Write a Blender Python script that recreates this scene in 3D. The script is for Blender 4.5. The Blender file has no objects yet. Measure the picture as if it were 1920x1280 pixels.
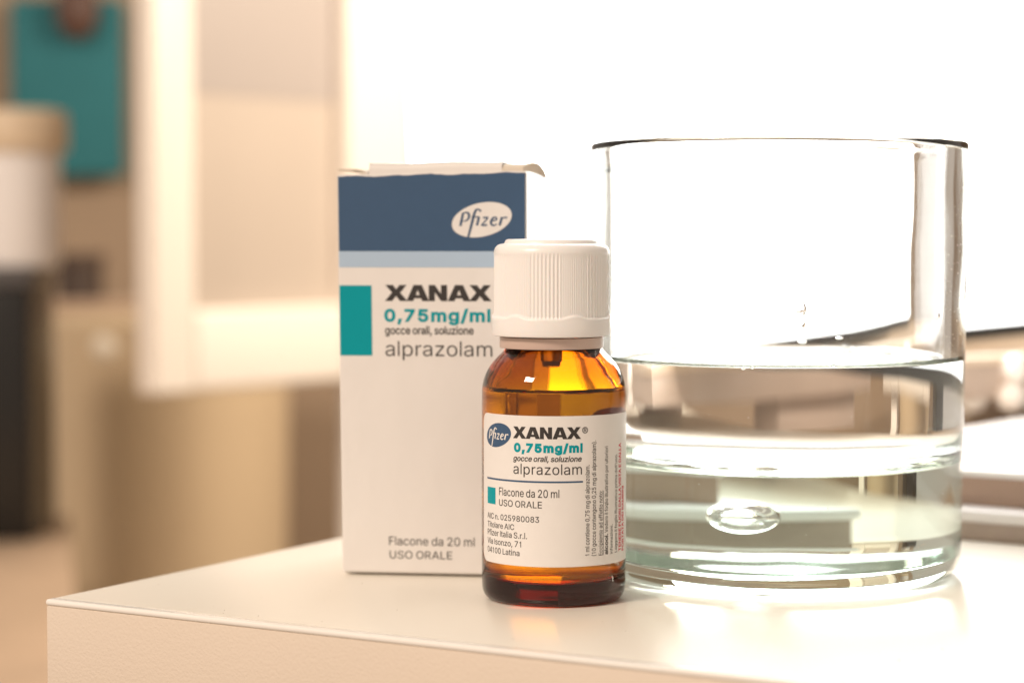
import bpy, bmesh, math, random
from mathutils import Vector, Matrix
random.seed(7)
SC = bpy.context.scene
COL = SC.collection
MM = 0.001

# ------------------------------------------------------------------ camera
F = 50 / 23.5 * 1920            # focal length in photo pixels
H = 71.3                        # eye height above the desk top, mm
PITCH = math.atan((640 - 445) / F)
cd = bpy.data.cameras.new('camera')
cam = bpy.data.objects.new('camera', cd)
COL.objects.link(cam)
SC.camera = cam
cd.lens = 50; cd.sensor_width = 23.5; cd.sensor_fit = 'HORIZONTAL'
cd.clip_start = 0.01; cd.clip_end = 50
cam.location = (0, 0, H * MM)
cam.rotation_euler = (math.pi / 2 - PITCH, 0, 0)
cd.dof.use_dof = True
cd.dof.focus_distance = 0.419
cd.dof.aperture_fstop = 7.4

# ------------------------------------------------------------------ light
w = bpy.data.worlds.new('World'); SC.world = w; w.use_nodes = True
bg = w.node_tree.nodes['Background']
bg.inputs[0].default_value = (1.0, 0.83, 0.69, 1); bg.inputs[1].default_value = 0.40

def area(name, loc, target, sx, sy, power, col):
    l = bpy.data.lights.new(name, 'AREA'); l.shape = 'RECTANGLE'; l.size = sx; l.size_y = sy
    l.energy = power; l.color = col
    o = bpy.data.objects.new(name, l); COL.objects.link(o); o.location = loc
    d = Vector(target) - Vector(loc); o.rotation_euler = d.to_track_quat('-Z', 'Y').to_euler()
    return o
area('room_lamp', (-1.25, -0.75, 1.25), (0.0, 0.5, 0.03), 0.5, 0.4, 26, (1.0, 0.83, 0.69))
area('frame_fill', (0.42, 1.2, 0.46), (-0.2, 1.4, 0.08), 0.2, 0.25, 6.2, (1.0, 0.84, 0.68))  # unseen fill added to brighten the framed panel and background
SCREEN_L = 5.0

SC.view_settings.view_transform = 'Standard'; SC.view_settings.look = 'None'
SC.view_settings.exposure = 0.40; SC.view_settings.gamma = 1.0
SC.cycles.max_bounces = 32; SC.cycles.transmission_bounces = 28; SC.cycles.glossy_bounces = 8
SC.cycles.diffuse_bounces = 5; SC.cycles.transparent_max_bounces = 16
SC.cycles.caustics_reflective = True; SC.cycles.caustics_refractive = True
SC.cycles.blur_glossy = 0.5; SC.cycles.sample_clamp_indirect = 8.0
SC.cycles.use_denoising = True

# ------------------------------------------------------------------ helpers
def ray(x, y):
    X, Y = (x - 960) / F, -(y - 640) / F
    c, s = math.cos(PITCH), math.sin(PITCH)
    return Vector((X, c + Y * s, Y * c - s))
def P(x, y, d):                 # photo pixel at depth d (mm) -> mm
    r = ray(x, y); return Vector((0, 0, H)) + r * (d / r.y)
def G(x, y, z=0.0):             # photo pixel on the level z (mm)
    r = ray(x, y); return Vector((0, 0, H)) + r * ((z - H) / r.z)

def mat(name, col, rough=0.6, metal=0.0, spec=0.5, coat=0.0):
    m = bpy.data.materials.new(name); m.use_nodes = True
    b = m.node_tree.nodes['Principled BSDF']
    b.inputs['Base Color'].default_value = (*col, 1); b.inputs['Roughness'].default_value = rough
    b.inputs['Metallic'].default_value = metal; b.inputs['Specular IOR Level'].default_value = spec
    b.inputs['Coat Weight'].default_value = coat
    return m
def vary(m, scale, amount, bump=0.0, bscale=None, dist=0.0002, detail=4):
    """mottle the base colour a little and give the surface a fine relief"""
    nt = m.node_tree; b = nt.nodes['Principled BSDF']
    tc = nt.nodes.new('ShaderNodeTexCoord')
    if amount:
        n = nt.nodes.new('ShaderNodeTexNoise'); n.inputs['Scale'].default_value = scale; n.inputs['Detail'].default_value = detail
        nt.links.new(tc.outputs['Object'], n.inputs['Vector'])
        mx = nt.nodes.new('ShaderNodeMix'); mx.data_type = 'RGBA'
        c = b.inputs['Base Color'].default_value
        mx.inputs[6].default_value = (*[v * (1 - amount) for v in c[:3]], 1)
        mx.inputs[7].default_value = (*[min(1, v * (1 + amount * .6)) for v in c[:3]], 1)
        nt.links.new(n.outputs['Fac'], mx.inputs[0]); nt.links.new(mx.outputs[2], b.inputs['Base Color'])
    if bump:
        n2 = nt.nodes.new('ShaderNodeTexNoise'); n2.inputs['Scale'].default_value = bscale or scale; n2.inputs['Detail'].default_value = 2
        nt.links.new(tc.outputs['Object'], n2.inputs['Vector'])
        bp = nt.nodes.new('ShaderNodeBump'); bp.inputs['Strength'].default_value = bump; bp.inputs['Distance'].default_value = dist
        nt.links.new(n2.outputs['Fac'], bp.inputs['Height']); nt.links.new(bp.outputs['Normal'], b.inputs['Normal'])
    return m
def glass(name, ior, col=(1, 1, 1), rough=0.0, vol=None):
    m = bpy.data.materials.new(name); m.use_nodes = True; nt = m.node_tree; nt.nodes.clear()
    out = nt.nodes.new('ShaderNodeOutputMaterial')
    g = nt.nodes.new('ShaderNodeBsdfGlass'); g.inputs['Color'].default_value = (*col, 1)
    g.inputs['IOR'].default_value = ior; g.inputs['Roughness'].default_value = rough
    nt.links.new(g.outputs[0], out.inputs['Surface'])
    if vol:
        v = nt.nodes.new('ShaderNodeVolumeAbsorption'); v.inputs['Color'].default_value = (*vol[1], 1); v.inputs['Density'].default_value = vol[0]
        nt.links.new(v.outputs[0], out.inputs['Volume'])
    return m
def wet_ior(m, dry, wet):
    """faces flagged 'wet' border on a liquid instead of air"""
    nt = m.node_tree; g = next(n for n in nt.nodes if n.type == 'BSDF_GLASS')
    at = nt.nodes.new('ShaderNodeAttribute'); at.attribute_name = 'wet'
    mr = nt.nodes.new('ShaderNodeMapRange'); mr.inputs['To Min'].default_value = dry; mr.inputs['To Max'].default_value = wet
    nt.links.new(at.outputs['Fac'], mr.inputs['Value']); nt.links.new(mr.outputs['Result'], g.inputs['IOR'])
def flag_wet(o):
    me = o.data; a = me.attributes.new('wet', 'FLOAT', 'FACE')
    a.data.foreach_set('value', [float(p.material_index) for p in me.polygons])
    for p in me.polygons: p.material_index = 0
def clear(name):
    m = bpy.data.materials.new(name); m.use_nodes = True; nt = m.node_tree; nt.nodes.clear()
    out = nt.nodes.new('ShaderNodeOutputMaterial'); t = nt.nodes.new('ShaderNodeBsdfTransparent')
    nt.links.new(t.outputs[0], out.inputs['Surface']); return m

def thing(name, label, cat, loc=(0, 0, 0), rz=0.0, group=None):
    o = bpy.data.objects.new(name, None); COL.objects.link(o); o.empty_display_size = 0.01
    o.location = Vector(loc) * MM; o.rotation_euler = (0, 0, rz)
    tag(o, label, cat, group); return o
def tag(o, label, cat, group=None):
    o['label'] = label; o['category'] = cat
    if group: o['group'] = group
    return o
def link(name, me, mats, parent=None, smooth=False, angle=35):
    """mesh given in mm -> object"""
    me.transform(Matrix.Scale(MM, 4))
    for m in (mats if isinstance(mats, (list, tuple)) else [mats]): me.materials.append(m)
    if smooth:
        bm = bmesh.new(); bm.from_mesh(me); bm.normal_update()
        for f in bm.faces: f.smooth = True
        for e in bm.edges:
            if len(e.link_faces) == 2 and e.calc_face_angle(0) > math.radians(angle): e.smooth = False
        bm.to_mesh(me); bm.free()
    o = bpy.data.objects.new(name, me); COL.objects.link(o)
    if parent: o.parent = parent
    return o
def bm_link(name, bm, mats, parent=None, smooth=False, angle=35):
    bmesh.ops.recalc_face_normals(bm, faces=bm.faces)
    me = bpy.data.meshes.new(name); bm.to_mesh(me); bm.free()
    return link(name, me, mats, parent, smooth, angle)
def box(name, x0, x1, y0, y1, z0, z1, m, parent=None, bevel=0.4, seg=2, mtx=None):
    bm = bmesh.new(); bmesh.ops.create_cube(bm, size=1)
    for v in bm.verts:
        v.co = Vector(((x0 + x1) / 2 + v.co.x * (x1 - x0), (y0 + y1) / 2 + v.co.y * (y1 - y0), (z0 + z1) / 2 + v.co.z * (z1 - z0)))
    if bevel: bmesh.ops.bevel(bm, geom=bm.edges[:], offset=bevel, segments=seg, profile=0.5, affect='EDGES')
    if mtx: bm.transform(mtx)
    return bm_link(name, bm, m, parent, True, 40)
def catmull(pts, n=6):
    out = []
    for i in range(len(pts) - 1):
        p0, p1, p2, p3 = pts[max(i - 1, 0)], pts[i], pts[i + 1], pts[min(i + 2, len(pts) - 1)]
        for k in range(n):
            t = k / n
            out.append(tuple(0.5 * (2 * b + (c - a) * t + (2 * a - 5 * b + 4 * c - d) * t * t + (3 * b - a - 3 * c + d) * t ** 3)
                             for a, b, c, d in zip(p0, p1, p2, p3)))
    out.append(tuple(pts[-1])); return out
def lathe(name, prof, mats, parent=None, seg=96, matfn=None, angle=35, cx=0, cy=0, rfn=None):
    """revolve (radius, z) pairs; prof runs from the bottom axis outwards and up (normals out)"""
    bm = bmesh.new(); rings = []
    for (r, z) in prof:
        if r < 1e-6: rings.append([bm.verts.new((cx, cy, z))])
        else:
            ring = []
            for k in range(seg):
                a = 2 * math.pi * k / seg
                rr, zz = (r, z) if not rfn else rfn(a, r, z)
                ring.append(bm.verts.new((cx + rr * math.cos(a), cy + rr * math.sin(a), zz)))
            rings.append(ring)
    for i in range(len(rings) - 1):
        A, B = rings[i], rings[i + 1]
        mi = matfn(i) if matfn else 0
        for k in range(seg):
            k2 = (k + 1) % seg
            if len(A) == 1 and len(B) == 1: continue
            if len(A) == 1: f = bm.faces.new((A[0], B[k2], B[k]))
            elif len(B) == 1: f = bm.faces.new((A[k], A[k2], B[0]))
            else: f = bm.faces.new((A[k], A[k2], B[k2], B[k]))
            f.material_index = mi
    me = bpy.data.meshes.new(name); bm.to_mesh(me); bm.free()
    return link(name, me, mats, parent, True, angle)
def sphere(name, r, m, loc=(0, 0, 0), parent=None, scale=(1, 1, 1), seg=24):
    bm = bmesh.new(); bmesh.ops.create_uvsphere(bm, u_segments=seg, v_segments=seg // 2, radius=r)
    for v in bm.verts: v.co = Vector((v.co.x * scale[0] + loc[0], v.co.y * scale[1] + loc[1], v.co.z * scale[2] + loc[2]))
    return bm_link(name, bm, m, parent, True, 180)

# ------------------------------------------------------------------ lettering
GLY = {}
GSRC = """
'206|78,318 70,509 136,509 128,318
(273|89,207 92,264 101,324 114,384 132,441 153,494 177,539 236,539 212,485 191,428 174,370 161,313 154,258 151,207 154,161 160,115 172,67 188,16 209,-38 236,-96 177,-96 150,-46 128,4 111,55 99,106 92,156
)273|37,-96 64,-37 86,18 102,69 113,116 120,162 122,207 119,258 112,313 99,370 82,428 62,485 37,539 97,539 121,494 142,441 159,384 173,323 181,264 184,207 182,156 174,104 161,53 144,3 123,-47 97,-96
,188|38,-119 68,71 137,71 84,-119
.188|95,-4 78,-1 63,9 53,24 50,41 53,59 63,73 78,83 95,87 113,83 128,73 138,59 141,41 138,24 128,9 113,-1
/249|235,533 71,-76 14,-76 178,533
0453|227,-7 174,1 130,24 95,62 69,113 53,178 48,254 53,330 69,395 95,447 130,484 174,508 227,516 279,508 323,484 358,447 384,395 400,330 405,254 400,178 384,113 359,62 323,24 279,1/227,50 261,56 290,74 313,103 330,144 340,194 344,254 340,314 330,365 313,405 290,435 261,453 227,460 192,453 163,435 140,405 123,365 113,314 109,254 113,194 123,144 140,103 163,74 192,56
2453|64,0 64,47 234,229 261,257 282,282 299,305 311,327 318,348 320,371 317,397 308,419 293,436 273,449 250,457 224,460 196,457 172,447 153,433 139,413 130,390 127,362 66,362 71,405 86,442 111,473 143,496 182,511 225,516 268,511 306,497 337,474 361,445 376,411 381,372 378,345 371,318 357,290 336,259 306,223 267,180 153,60 389,57 389,0
3453|218,-7 173,-3 133,10 98,30 70,57 52,91 44,132 109,132 115,107 126,87 144,71 165,59 191,52 219,50 248,53 275,61 297,74 315,93 325,116 329,145 326,172 316,196 299,217 275,234 242,244 201,248 157,248 157,299 288,448 70,452 70,509 372,509 372,461 211,278 211,289 264,288 308,276 344,253 371,222 387,186 393,145 387,103 370,66 344,36 309,12 266,-2
5453|221,-7 178,-2 140,11 108,32 83,60 66,93 60,130 122,130 127,108 138,89 154,73 173,60 196,52 221,50 250,53 276,64 298,82 314,104 324,131 328,162 324,193 314,221 297,244 275,262 248,273 218,277 192,275 167,268 145,258 128,246 67,253 96,509 366,509 366,452 151,452 134,301 155,315 178,325 203,331 229,334 263,330 294,321 321,306 345,285 364,260 379,231 388,199 391,163 385,117 369,76 343,41 309,15 268,-1
7453|97,0 323,448 62,452 62,509 391,509 391,449 165,0
8453|226,-7 178,-2 136,11 101,33 74,62 57,96 52,135 55,166 65,195 81,220 101,241 125,256 153,265 119,282 93,308 76,342 70,380 75,417 90,450 114,477 146,498 184,511 226,516 269,511 306,498 337,477 361,450 377,417 382,380 376,342 359,308 333,282 300,267 327,256 351,241 372,220 387,195 397,166 401,135 395,96 378,62 352,33 317,11 275,-2/226,49 258,52 285,60 307,74 323,91 333,113 337,139 333,165 322,189 305,208 283,223 256,232 226,235 196,232 169,223 147,208 130,189 119,165 115,139 119,113 129,91 145,74 167,60 195,52/226,290 252,292 274,300 293,313 307,330 316,351 319,376 316,399 308,420 294,437 275,449 252,457 226,460 200,457 177,449 159,437 145,420 136,399 133,376 136,351 145,330 159,313 178,300 201,292
9453|226,516 271,510 310,494 343,468 368,434 384,393 389,347 385,309 373,270 350,224 315,168 200,0 130,0 301,248 307,248 299,234 287,221 273,210 257,202 238,196 218,195 175,199 137,214 106,237 83,269 68,307 64,352 69,397 85,436 110,469 143,494 182,510/226,460 199,457 174,446 154,429 138,407 129,381 125,352 129,322 138,295 154,274 174,257 199,247 226,243 254,247 279,257 299,273 314,295 324,321 327,350 324,381 314,407 299,429 279,446 254,457
:188|95,-4 78,-1 63,9 53,24 50,41 53,59 63,73 78,83 95,87 113,83 128,73 138,59 141,41 138,24 128,9 113,-1/95,271 78,274 63,284 53,299 50,316 53,334 63,349 78,359 95,362 113,359 128,349 138,334 141,316 138,299 128,284 113,274
A480|16,0 201,509 276,509 463,0 395,0 287,302 276,334 264,372 250,420 232,478 245,478 228,419 213,371 201,333 191,302 85,0/110,142 110,199 370,199 370,142
B456|60,0 60,509 241,509 289,504 329,491 359,469 381,442 394,410 398,374 395,344 387,320 373,301 356,286 336,275 315,267 315,262 339,257 363,245 385,227 402,203 414,173 418,136 413,100 400,67 377,39 344,18 301,4 247,0/125,57 245,57 296,63 330,80 349,105 355,137 352,161 342,184 327,203 306,218 279,228 248,231 125,231/125,285 238,285 265,288 288,296 308,309 323,326 333,348 336,372 330,403 313,429 283,446 240,452 125,452
C510|267,-7 205,1 150,25 104,63 70,115 48,179 40,254 48,329 70,393 104,445 150,484 205,508 267,516 305,513 340,504 373,490 402,471 427,447 448,418 463,385 473,348 408,348 401,373 389,395 375,413 357,428 337,440 315,449 292,454 267,456 223,450 184,432 150,403 125,364 109,314 103,254 109,194 125,145 151,105 184,76 223,59 267,53 292,55 315,60 337,69 357,81 375,96 389,114 401,136 408,160 473,160 463,124 448,91 428,62 402,38 373,19 341,5 305,-4
E419|60,0 60,509 372,509 372,452 125,452 125,286 355,286 355,229 125,229 125,57 375,57 375,0
F410|60,0 60,509 369,509 369,452 125,452 125,278 346,278 346,221 125,221 125,0
L393|60,0 60,509 125,509 125,57 361,57 361,0
O533|267,-7 205,1 150,25 105,63 70,115 48,179 40,254 48,329 70,393 105,445 150,484 205,508 267,516 329,508 384,484 429,445 464,393 486,329 493,254 486,179 464,115 429,63 384,25 329,1/267,53 310,59 349,76 383,105 408,144 425,194 430,254 425,314 408,365 383,404 349,433 310,450 267,456 223,450 184,433 151,404 125,364 109,314 103,254 109,194 125,144 151,105 184,76 223,59
S447|224,-9 172,-4 128,9 91,31 64,60 46,96 38,137 104,137 110,110 123,88 142,71 166,59 194,52 224,49 257,52 286,60 311,74 329,92 341,114 346,139 342,161 332,179 316,193 296,205 272,214 245,222 184,239 128,260 86,289 60,326 52,372 58,413 75,448 102,476 138,498 180,511 227,516 275,511 316,498 351,476 377,449 394,415 401,378 337,378 326,412 302,437 267,453 225,459 194,456 167,448 145,435 129,418 118,398 115,376 119,352 131,334 148,319 169,308 191,300 212,293 264,279 287,272 312,264 336,252 359,238 379,220 395,198 405,171 408,139 403,99 386,64 360,34 323,11 278,-4
T449|32,452 32,509 417,509 417,452 257,452 257,0 193,0 193,452
U517|259,-8 203,-2 154,15 114,43 85,80 66,124 60,173 60,509 124,509 124,178 128,144 141,113 160,87 187,68 220,56 259,52 298,56 331,68 357,87 377,113 389,144 393,178 393,509 457,509 457,173 451,124 433,80 403,43 363,15 315,-2
a389|160,-9 126,-5 94,5 68,22 48,45 35,73 30,108 34,138 43,161 58,179 78,193 100,203 125,211 178,220 209,224 234,227 252,230 265,235 273,243 276,255 273,279 267,297 256,311 240,322 220,329 196,331 171,329 149,322 132,313 118,301 107,288 100,274 41,291 57,322 79,346 104,364 133,375 163,382 194,384 215,383 239,379 263,372 286,360 306,343 322,320 333,290 337,251 337,0 277,0 277,52 272,52 264,38 252,25 236,12 215,1 190,-6/170,45 202,49 228,59 248,74 263,93 272,115 276,138 276,190 270,186 259,182 246,179 231,176 200,171 186,169 175,168 154,164 134,159 117,150 103,139 95,124 92,105 94,87 102,72 114,61 130,52 149,47
c396|207,-8 159,-2 117,16 82,46 56,85 40,133 34,187 40,243 56,291 82,330 117,360 159,378 207,384 234,383 260,377 284,368 305,356 324,341 340,322 353,301 362,277 303,262 298,276 290,289 281,301 270,311 257,319 242,325 226,329 207,330 173,325 145,310 124,287 108,258 99,224 96,187 99,151 108,117 124,89 145,66 173,51 207,46 226,48 243,52 258,58 271,66 282,76 292,89 299,102 304,117 363,102 354,78 341,56 325,37 306,21 285,9 261,-1 235,-6
d424|195,-8 151,-2 111,16 79,45 55,84 39,133 34,189 39,245 55,293 79,332 112,361 151,378 196,384 228,381 253,373 272,360 287,346 298,331 306,319 311,319 311,509 372,509 372,0 313,0 313,59 307,59 298,46 287,31 272,17 252,4 227,-5/205,47 236,51 263,65 284,86 299,115 309,150 312,189 309,229 300,263 284,291 263,312 237,325 205,330 172,325 145,311 124,290 108,261 99,227 96,189 99,151 109,117 124,88 145,66 172,51
f254|228,379 228,327 6,327 6,379/81,0 81,432 84,461 96,486 113,505 135,519 161,527 187,530 207,529 222,527 234,524 243,521 227,468 222,470 215,472 206,473 195,474 171,470 154,460 145,443 142,419 142,0
g425|207,-151 168,-148 134,-140 105,-127 82,-110 64,-91 51,-69 101,-41 110,-53 122,-66 136,-78 154,-88 178,-95 207,-97 249,-92 282,-75 304,-47 311,-6 311,68 306,68 298,56 287,41 272,28 252,16 227,8 195,5 152,10 113,27 80,53 55,90 39,136 34,191 39,246 55,293 80,332 112,361 152,378 196,384 228,382 253,373 273,360 288,346 299,331 308,319 313,319 313,379 372,379 372,-9 367,-54 350,-90 324,-117 291,-136 251,-147/205,59 237,63 264,75 285,95 300,121 309,154 312,193 309,231 300,264 285,291 264,312 237,325 205,330 172,325 145,312 124,290 109,262 99,229 96,193 99,155 109,123 124,96 145,76 172,63
i167|53,0 53,379 114,379 114,0/84,443 67,446 54,455 44,468 41,483 44,499 54,512 67,521 84,524 100,521 114,512 123,499 126,483 123,468 114,455 100,446
n410|114,227 114,0 53,0 53,379 112,379 112,287 102,287 124,332 152,362 187,379 227,384 264,380 295,369 321,349 341,321 353,285 357,240 357,0 296,0 296,235 290,275 273,304 246,323 210,329 184,326 161,317 141,303 126,283 117,257
o415|207,-8 159,-2 117,16 82,46 56,85 40,133 34,187 40,243 56,291 82,330 117,360 159,378 207,384 256,378 299,360 333,330 359,291 376,243 381,187 376,133 359,85 333,46 299,16 256,-2/207,46 242,51 270,66 292,89 307,117 316,151 319,187 316,224 307,258 292,287 270,310 242,325 207,330 173,325 145,310 124,287 108,258 99,224 96,187 99,151 108,117 124,89 145,66 173,51
p424|53,-143 53,379 112,379 112,319 118,319 126,331 137,346 152,360 171,373 197,381 229,384 274,378 313,361 345,332 370,293 385,245 390,189 385,133 370,84 346,45 313,16 274,-2 229,-8 198,-5 173,4 153,17 138,31 127,46 118,59 114,-143/220,47 253,51 279,66 301,88 316,117 325,151 328,189 325,227 316,261 301,290 280,311 253,325 220,330 188,325 161,312 140,291 125,263 116,229 113,189 116,150 125,115 140,86 162,65 188,51
r259|53,0 53,379 112,379 112,321 130,347 152,367 181,380 213,385 221,385 229,384 237,384 243,384 243,322 239,323 230,324 219,325 207,326 182,323 159,315 140,301 126,284 117,262 114,237 114,0
s365|182,-8 145,-5 112,3 84,18 62,38 45,63 36,94 94,107 105,79 124,60 150,49 181,45 217,50 244,62 262,81 268,103 265,121 254,136 237,147 212,155 149,170 104,186 72,208 53,237 47,274 51,305 65,332 87,354 115,370 149,381 187,384 223,381 254,372 279,358 299,339 314,316 324,290 268,277 258,298 243,316 219,328 187,333 156,329 131,317 114,299 109,277 112,258 124,243 144,232 172,223 229,209 275,194 306,171 325,142 331,107 326,75 312,47 290,24 260,6 223,-5
t227|204,379 204,327 6,327 6,379/65,471 126,471 126,98 128,76 136,61 150,53 170,50 177,50 185,51 194,52 202,54 213,2 203,-1 192,-3 168,-4 125,2 92,21 72,52 65,93
u410|182,-5 146,-1 115,11 89,31 69,59 57,95 53,139 53,379 114,379 114,144 119,105 137,75 164,56 200,50 226,53 249,62 268,77 283,97 293,122 296,153 296,379 357,379 357,0 298,0 298,92 307,92 286,47 257,17 222,0
v389|163,0 17,379 84,379 165,155 187,87 206,21 184,21 203,87 224,155 305,379 371,379 226,0
z380|42,0 42,46 254,320 48,323 48,379 333,379 333,331 126,60 339,56 339,0
"""
for ln in GSRC.split('\n'):
    if not ln: continue
    a, cs = ln[1:].split('|')
    GLY[ln[0]] = (float(a), [[tuple(map(float, p.split(','))) for p in c.split()] for c in cs.split('/')])
GLY['D'] = (485., [[(55, 0), (210, 0), (300, 18), (370, 70), (415, 150), (430, 254), (415, 358), (370, 438), (300, 490), (210, 509), (55, 509)], [(115, 54), (115, 455), (205, 455), (275, 440), (328, 398), (358, 335), (368, 254), (358, 174), (328, 111), (275, 68), (205, 54)]])
GLY['P'] = (435., [[(55, 0), (115, 0), (115, 195), (230, 195), (300, 205), (355, 240), (385, 295), (390, 352), (385, 410), (355, 463), (300, 498), (230, 509), (55, 509)], [(115, 249), (115, 455), (225, 455), (280, 445), (315, 418), (328, 380), (330, 352), (328, 322), (315, 286), (280, 259), (225, 249)]])
GLY['R'] = (450., [[(55, 0), (115, 0), (115, 205), (215, 205), (325, 0), (397, 0), (280, 215), (335, 240), (370, 285), (383, 350), (375, 410), (348, 463), (295, 498), (230, 509), (55, 509)], [(115, 259), (115, 455), (225, 455), (275, 447), (308, 420), (322, 357), (308, 294), (275, 267), (225, 259)]])
GLY['m'] = (610., [[(53, 0), (53, 379), (112, 379), (112, 318), (132, 350), (172, 378), (219, 386), (262, 376), (292, 352), (309, 320), (330, 352), (375, 378), (437, 386), (497, 372), (541, 328), (557, 255), (557, 0), (496, 0), (496, 254), (486, 300), (447, 326), (419, 330), (374, 320), (345, 290), (335, 247), (335, 0), (274, 0), (274, 260), (264, 302), (229, 326), (199, 330), (158, 320), (126, 289), (114, 238), (114, 0)]])
GLY['4'] = (430., [[(275, 0), (335, 0), (335, 112), (410, 112), (410, 166), (335, 166), (335, 509), (262, 509), (28, 166), (28, 112), (275, 112)], [(98, 166), (275, 166), (275, 430)]])
GLY['e'] = (404., [[(94, 170), (374, 170), (376, 205), (366, 270), (335, 330), (285, 370), (208, 386), (130, 370), (75, 325), (43, 262), (34, 190), (44, 115), (78, 52), (135, 8), (212, -6), (280, 5), (335, 42), (366, 92), (310, 108), (285, 72), (250, 52), (212, 46), (160, 56), (118, 88), (99, 135)], [(94, 218), (105, 262), (135, 305), (175, 328), (208, 332), (255, 322), (292, 292), (312, 250), (314, 218)]])
GLY[' '] = (150.0, [])
GLY['I'] = (168., [[(55, 0), (113, 0), (113, 509), (55, 509)]])
GLY['l'] = (148., [[(46, 0), (102, 0), (102, 522), (46, 522)]])
GLY['1'] = (405., [[(190, 0), (250, 0), (250, 509), (205, 509), (180, 455), (150, 432), (92, 424), (92, 380), (190, 380)]])
GLY['N'] = (500., [[(50, 0), (108, 0), (108, 420), (380, 0), (450, 0), (450, 509), (392, 509), (392, 92), (120, 509), (50, 509)]])
GLY['M'] = (574., [[(48, 0), (104, 0), (104, 430), (260, 0), (312, 0), (470, 430), (470, 0), (526, 0), (526, 509), (446, 509), (288, 80), (128, 509), (48, 509)]])
GLY['V'] = (445., [[(190, 0), (255, 0), (440, 509), (378, 509), (223, 70), (68, 509), (5, 509)]])
def thin_out(c, d=13):
    out = []
    for p in c:
        if not out or math.hypot(p[0] - out[-1][0], p[1] - out[-1][1]) > d: out.append(p)
    while len(out) > 3 and math.hypot(out[0][0] - out[-1][0], out[0][1] - out[-1][1]) < d: out.pop()
    return out if len(out) > 2 else c
GLY = {k: (a, [thin_out(c) for c in cs]) for k, (a, cs) in GLY.items()}
HEAVY = {'X': (1.24, [[(0, 0), (.40, 0), (.62, .31), (.84, 0), (1.27, 0), (.86, .52), (1.22, 1), (.83, 1), (.64, .73), (.45, 1), (.03, 1), (.40, .52)]]),
         'A': (1.17, [[(-.02, 0), (.35, 0), (.42, .17), (.79, .17), (.86, 0), (1.24, 0), (.84, 1), (.38, 1)], [(.50, .37), (.72, .37), (.61, .70)]]),
         'N': (1.15, [[(.06, 0), (.40, 0), (.40, .55), (.75, 0), (1.09, 0), (1.09, 1), (.75, 1), (.75, .46), (.40, 1), (.06, 1)]])}
CAP = 509.0
def shape_mesh(contours, offset=0.0):
    """2D contours (holes by overlap) -> filled flat mesh data (verts, faces)"""
    cu = bpy.data.curves.new('outline', 'CURVE'); cu.dimensions = '2D'; cu.fill_mode = 'BOTH'
    cu.offset = offset; cu.bevel_depth = 0
    for c in contours:
        sp = cu.splines.new('POLY'); sp.points.add(len(c) - 1); sp.use_cyclic_u = True
        for p, q in zip(sp.points, c): p.co = (q[0], q[1], 0, 1)
    o = bpy.data.objects.new('outline', cu); COL.objects.link(o)
    dg = bpy.context.evaluated_depsgraph_get(); ev = o.evaluated_get(dg); me = ev.to_mesh()
    vs = [(v.co.x, v.co.y) for v in me.vertices]; fs = [tuple(p.vertices) for p in me.polygons]
    ev.to_mesh_clear(); bpy.data.objects.remove(o); bpy.data.curves.remove(cu)
    return vs, fs
def text_contours(s, track=0.0, shear=0.0):
    x = 0.0; out = []
    for ch in s:
        adv, cs = GLY[ch]
        for c in cs: out.append([(x + px + shear * py, py) for px, py in c])
        x += adv + track
    return out
def fit(contours, x0, x1, base, cap, unit=CAP):
    lo = min(p[0] for c in contours for p in c); hi = max(p[0] for c in contours for p in c)
    k = (x1 - x0) / (hi - lo); s = cap / unit
    return [[(x0 + (p[0] - lo) * k, base + p[1] * s) for p in c] for c in contours]
def heavy_contours(s):
    x = 0.0; out = []
    for ch in s:
        adv, cs = HEAVY[ch]
        for c in cs: out.append([(x + px, py) for px, py in c])
        x += adv
    return out
def ellipse(cx, cy, rx, ry, rot=0.0, n=48):
    c, s = math.cos(rot), math.sin(rot)
    return [(cx + rx * math.cos(t) * c - ry * math.sin(t) * s, cy + rx * math.cos(t) * s + ry * math.sin(t) * c)
            for t in (2 * math.pi * k / n for k in range(n))]
def ribbon(pts):
    """pts: (x, y, width) -> closed outline"""
    L, R = [], []
    for i, (x, y, wd) in enumerate(pts):
        a = Vector(pts[max(i - 1, 0)][:2]); b = Vector(pts[min(i + 1, len(pts) - 1)][:2]); d = (b - a).normalized()
        L.append((x - d.y * wd / 2, y + d.x * wd / 2)); R.append((x + d.y * wd / 2, y - d.x * wd / 2))
    return L + R[::-1]
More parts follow.
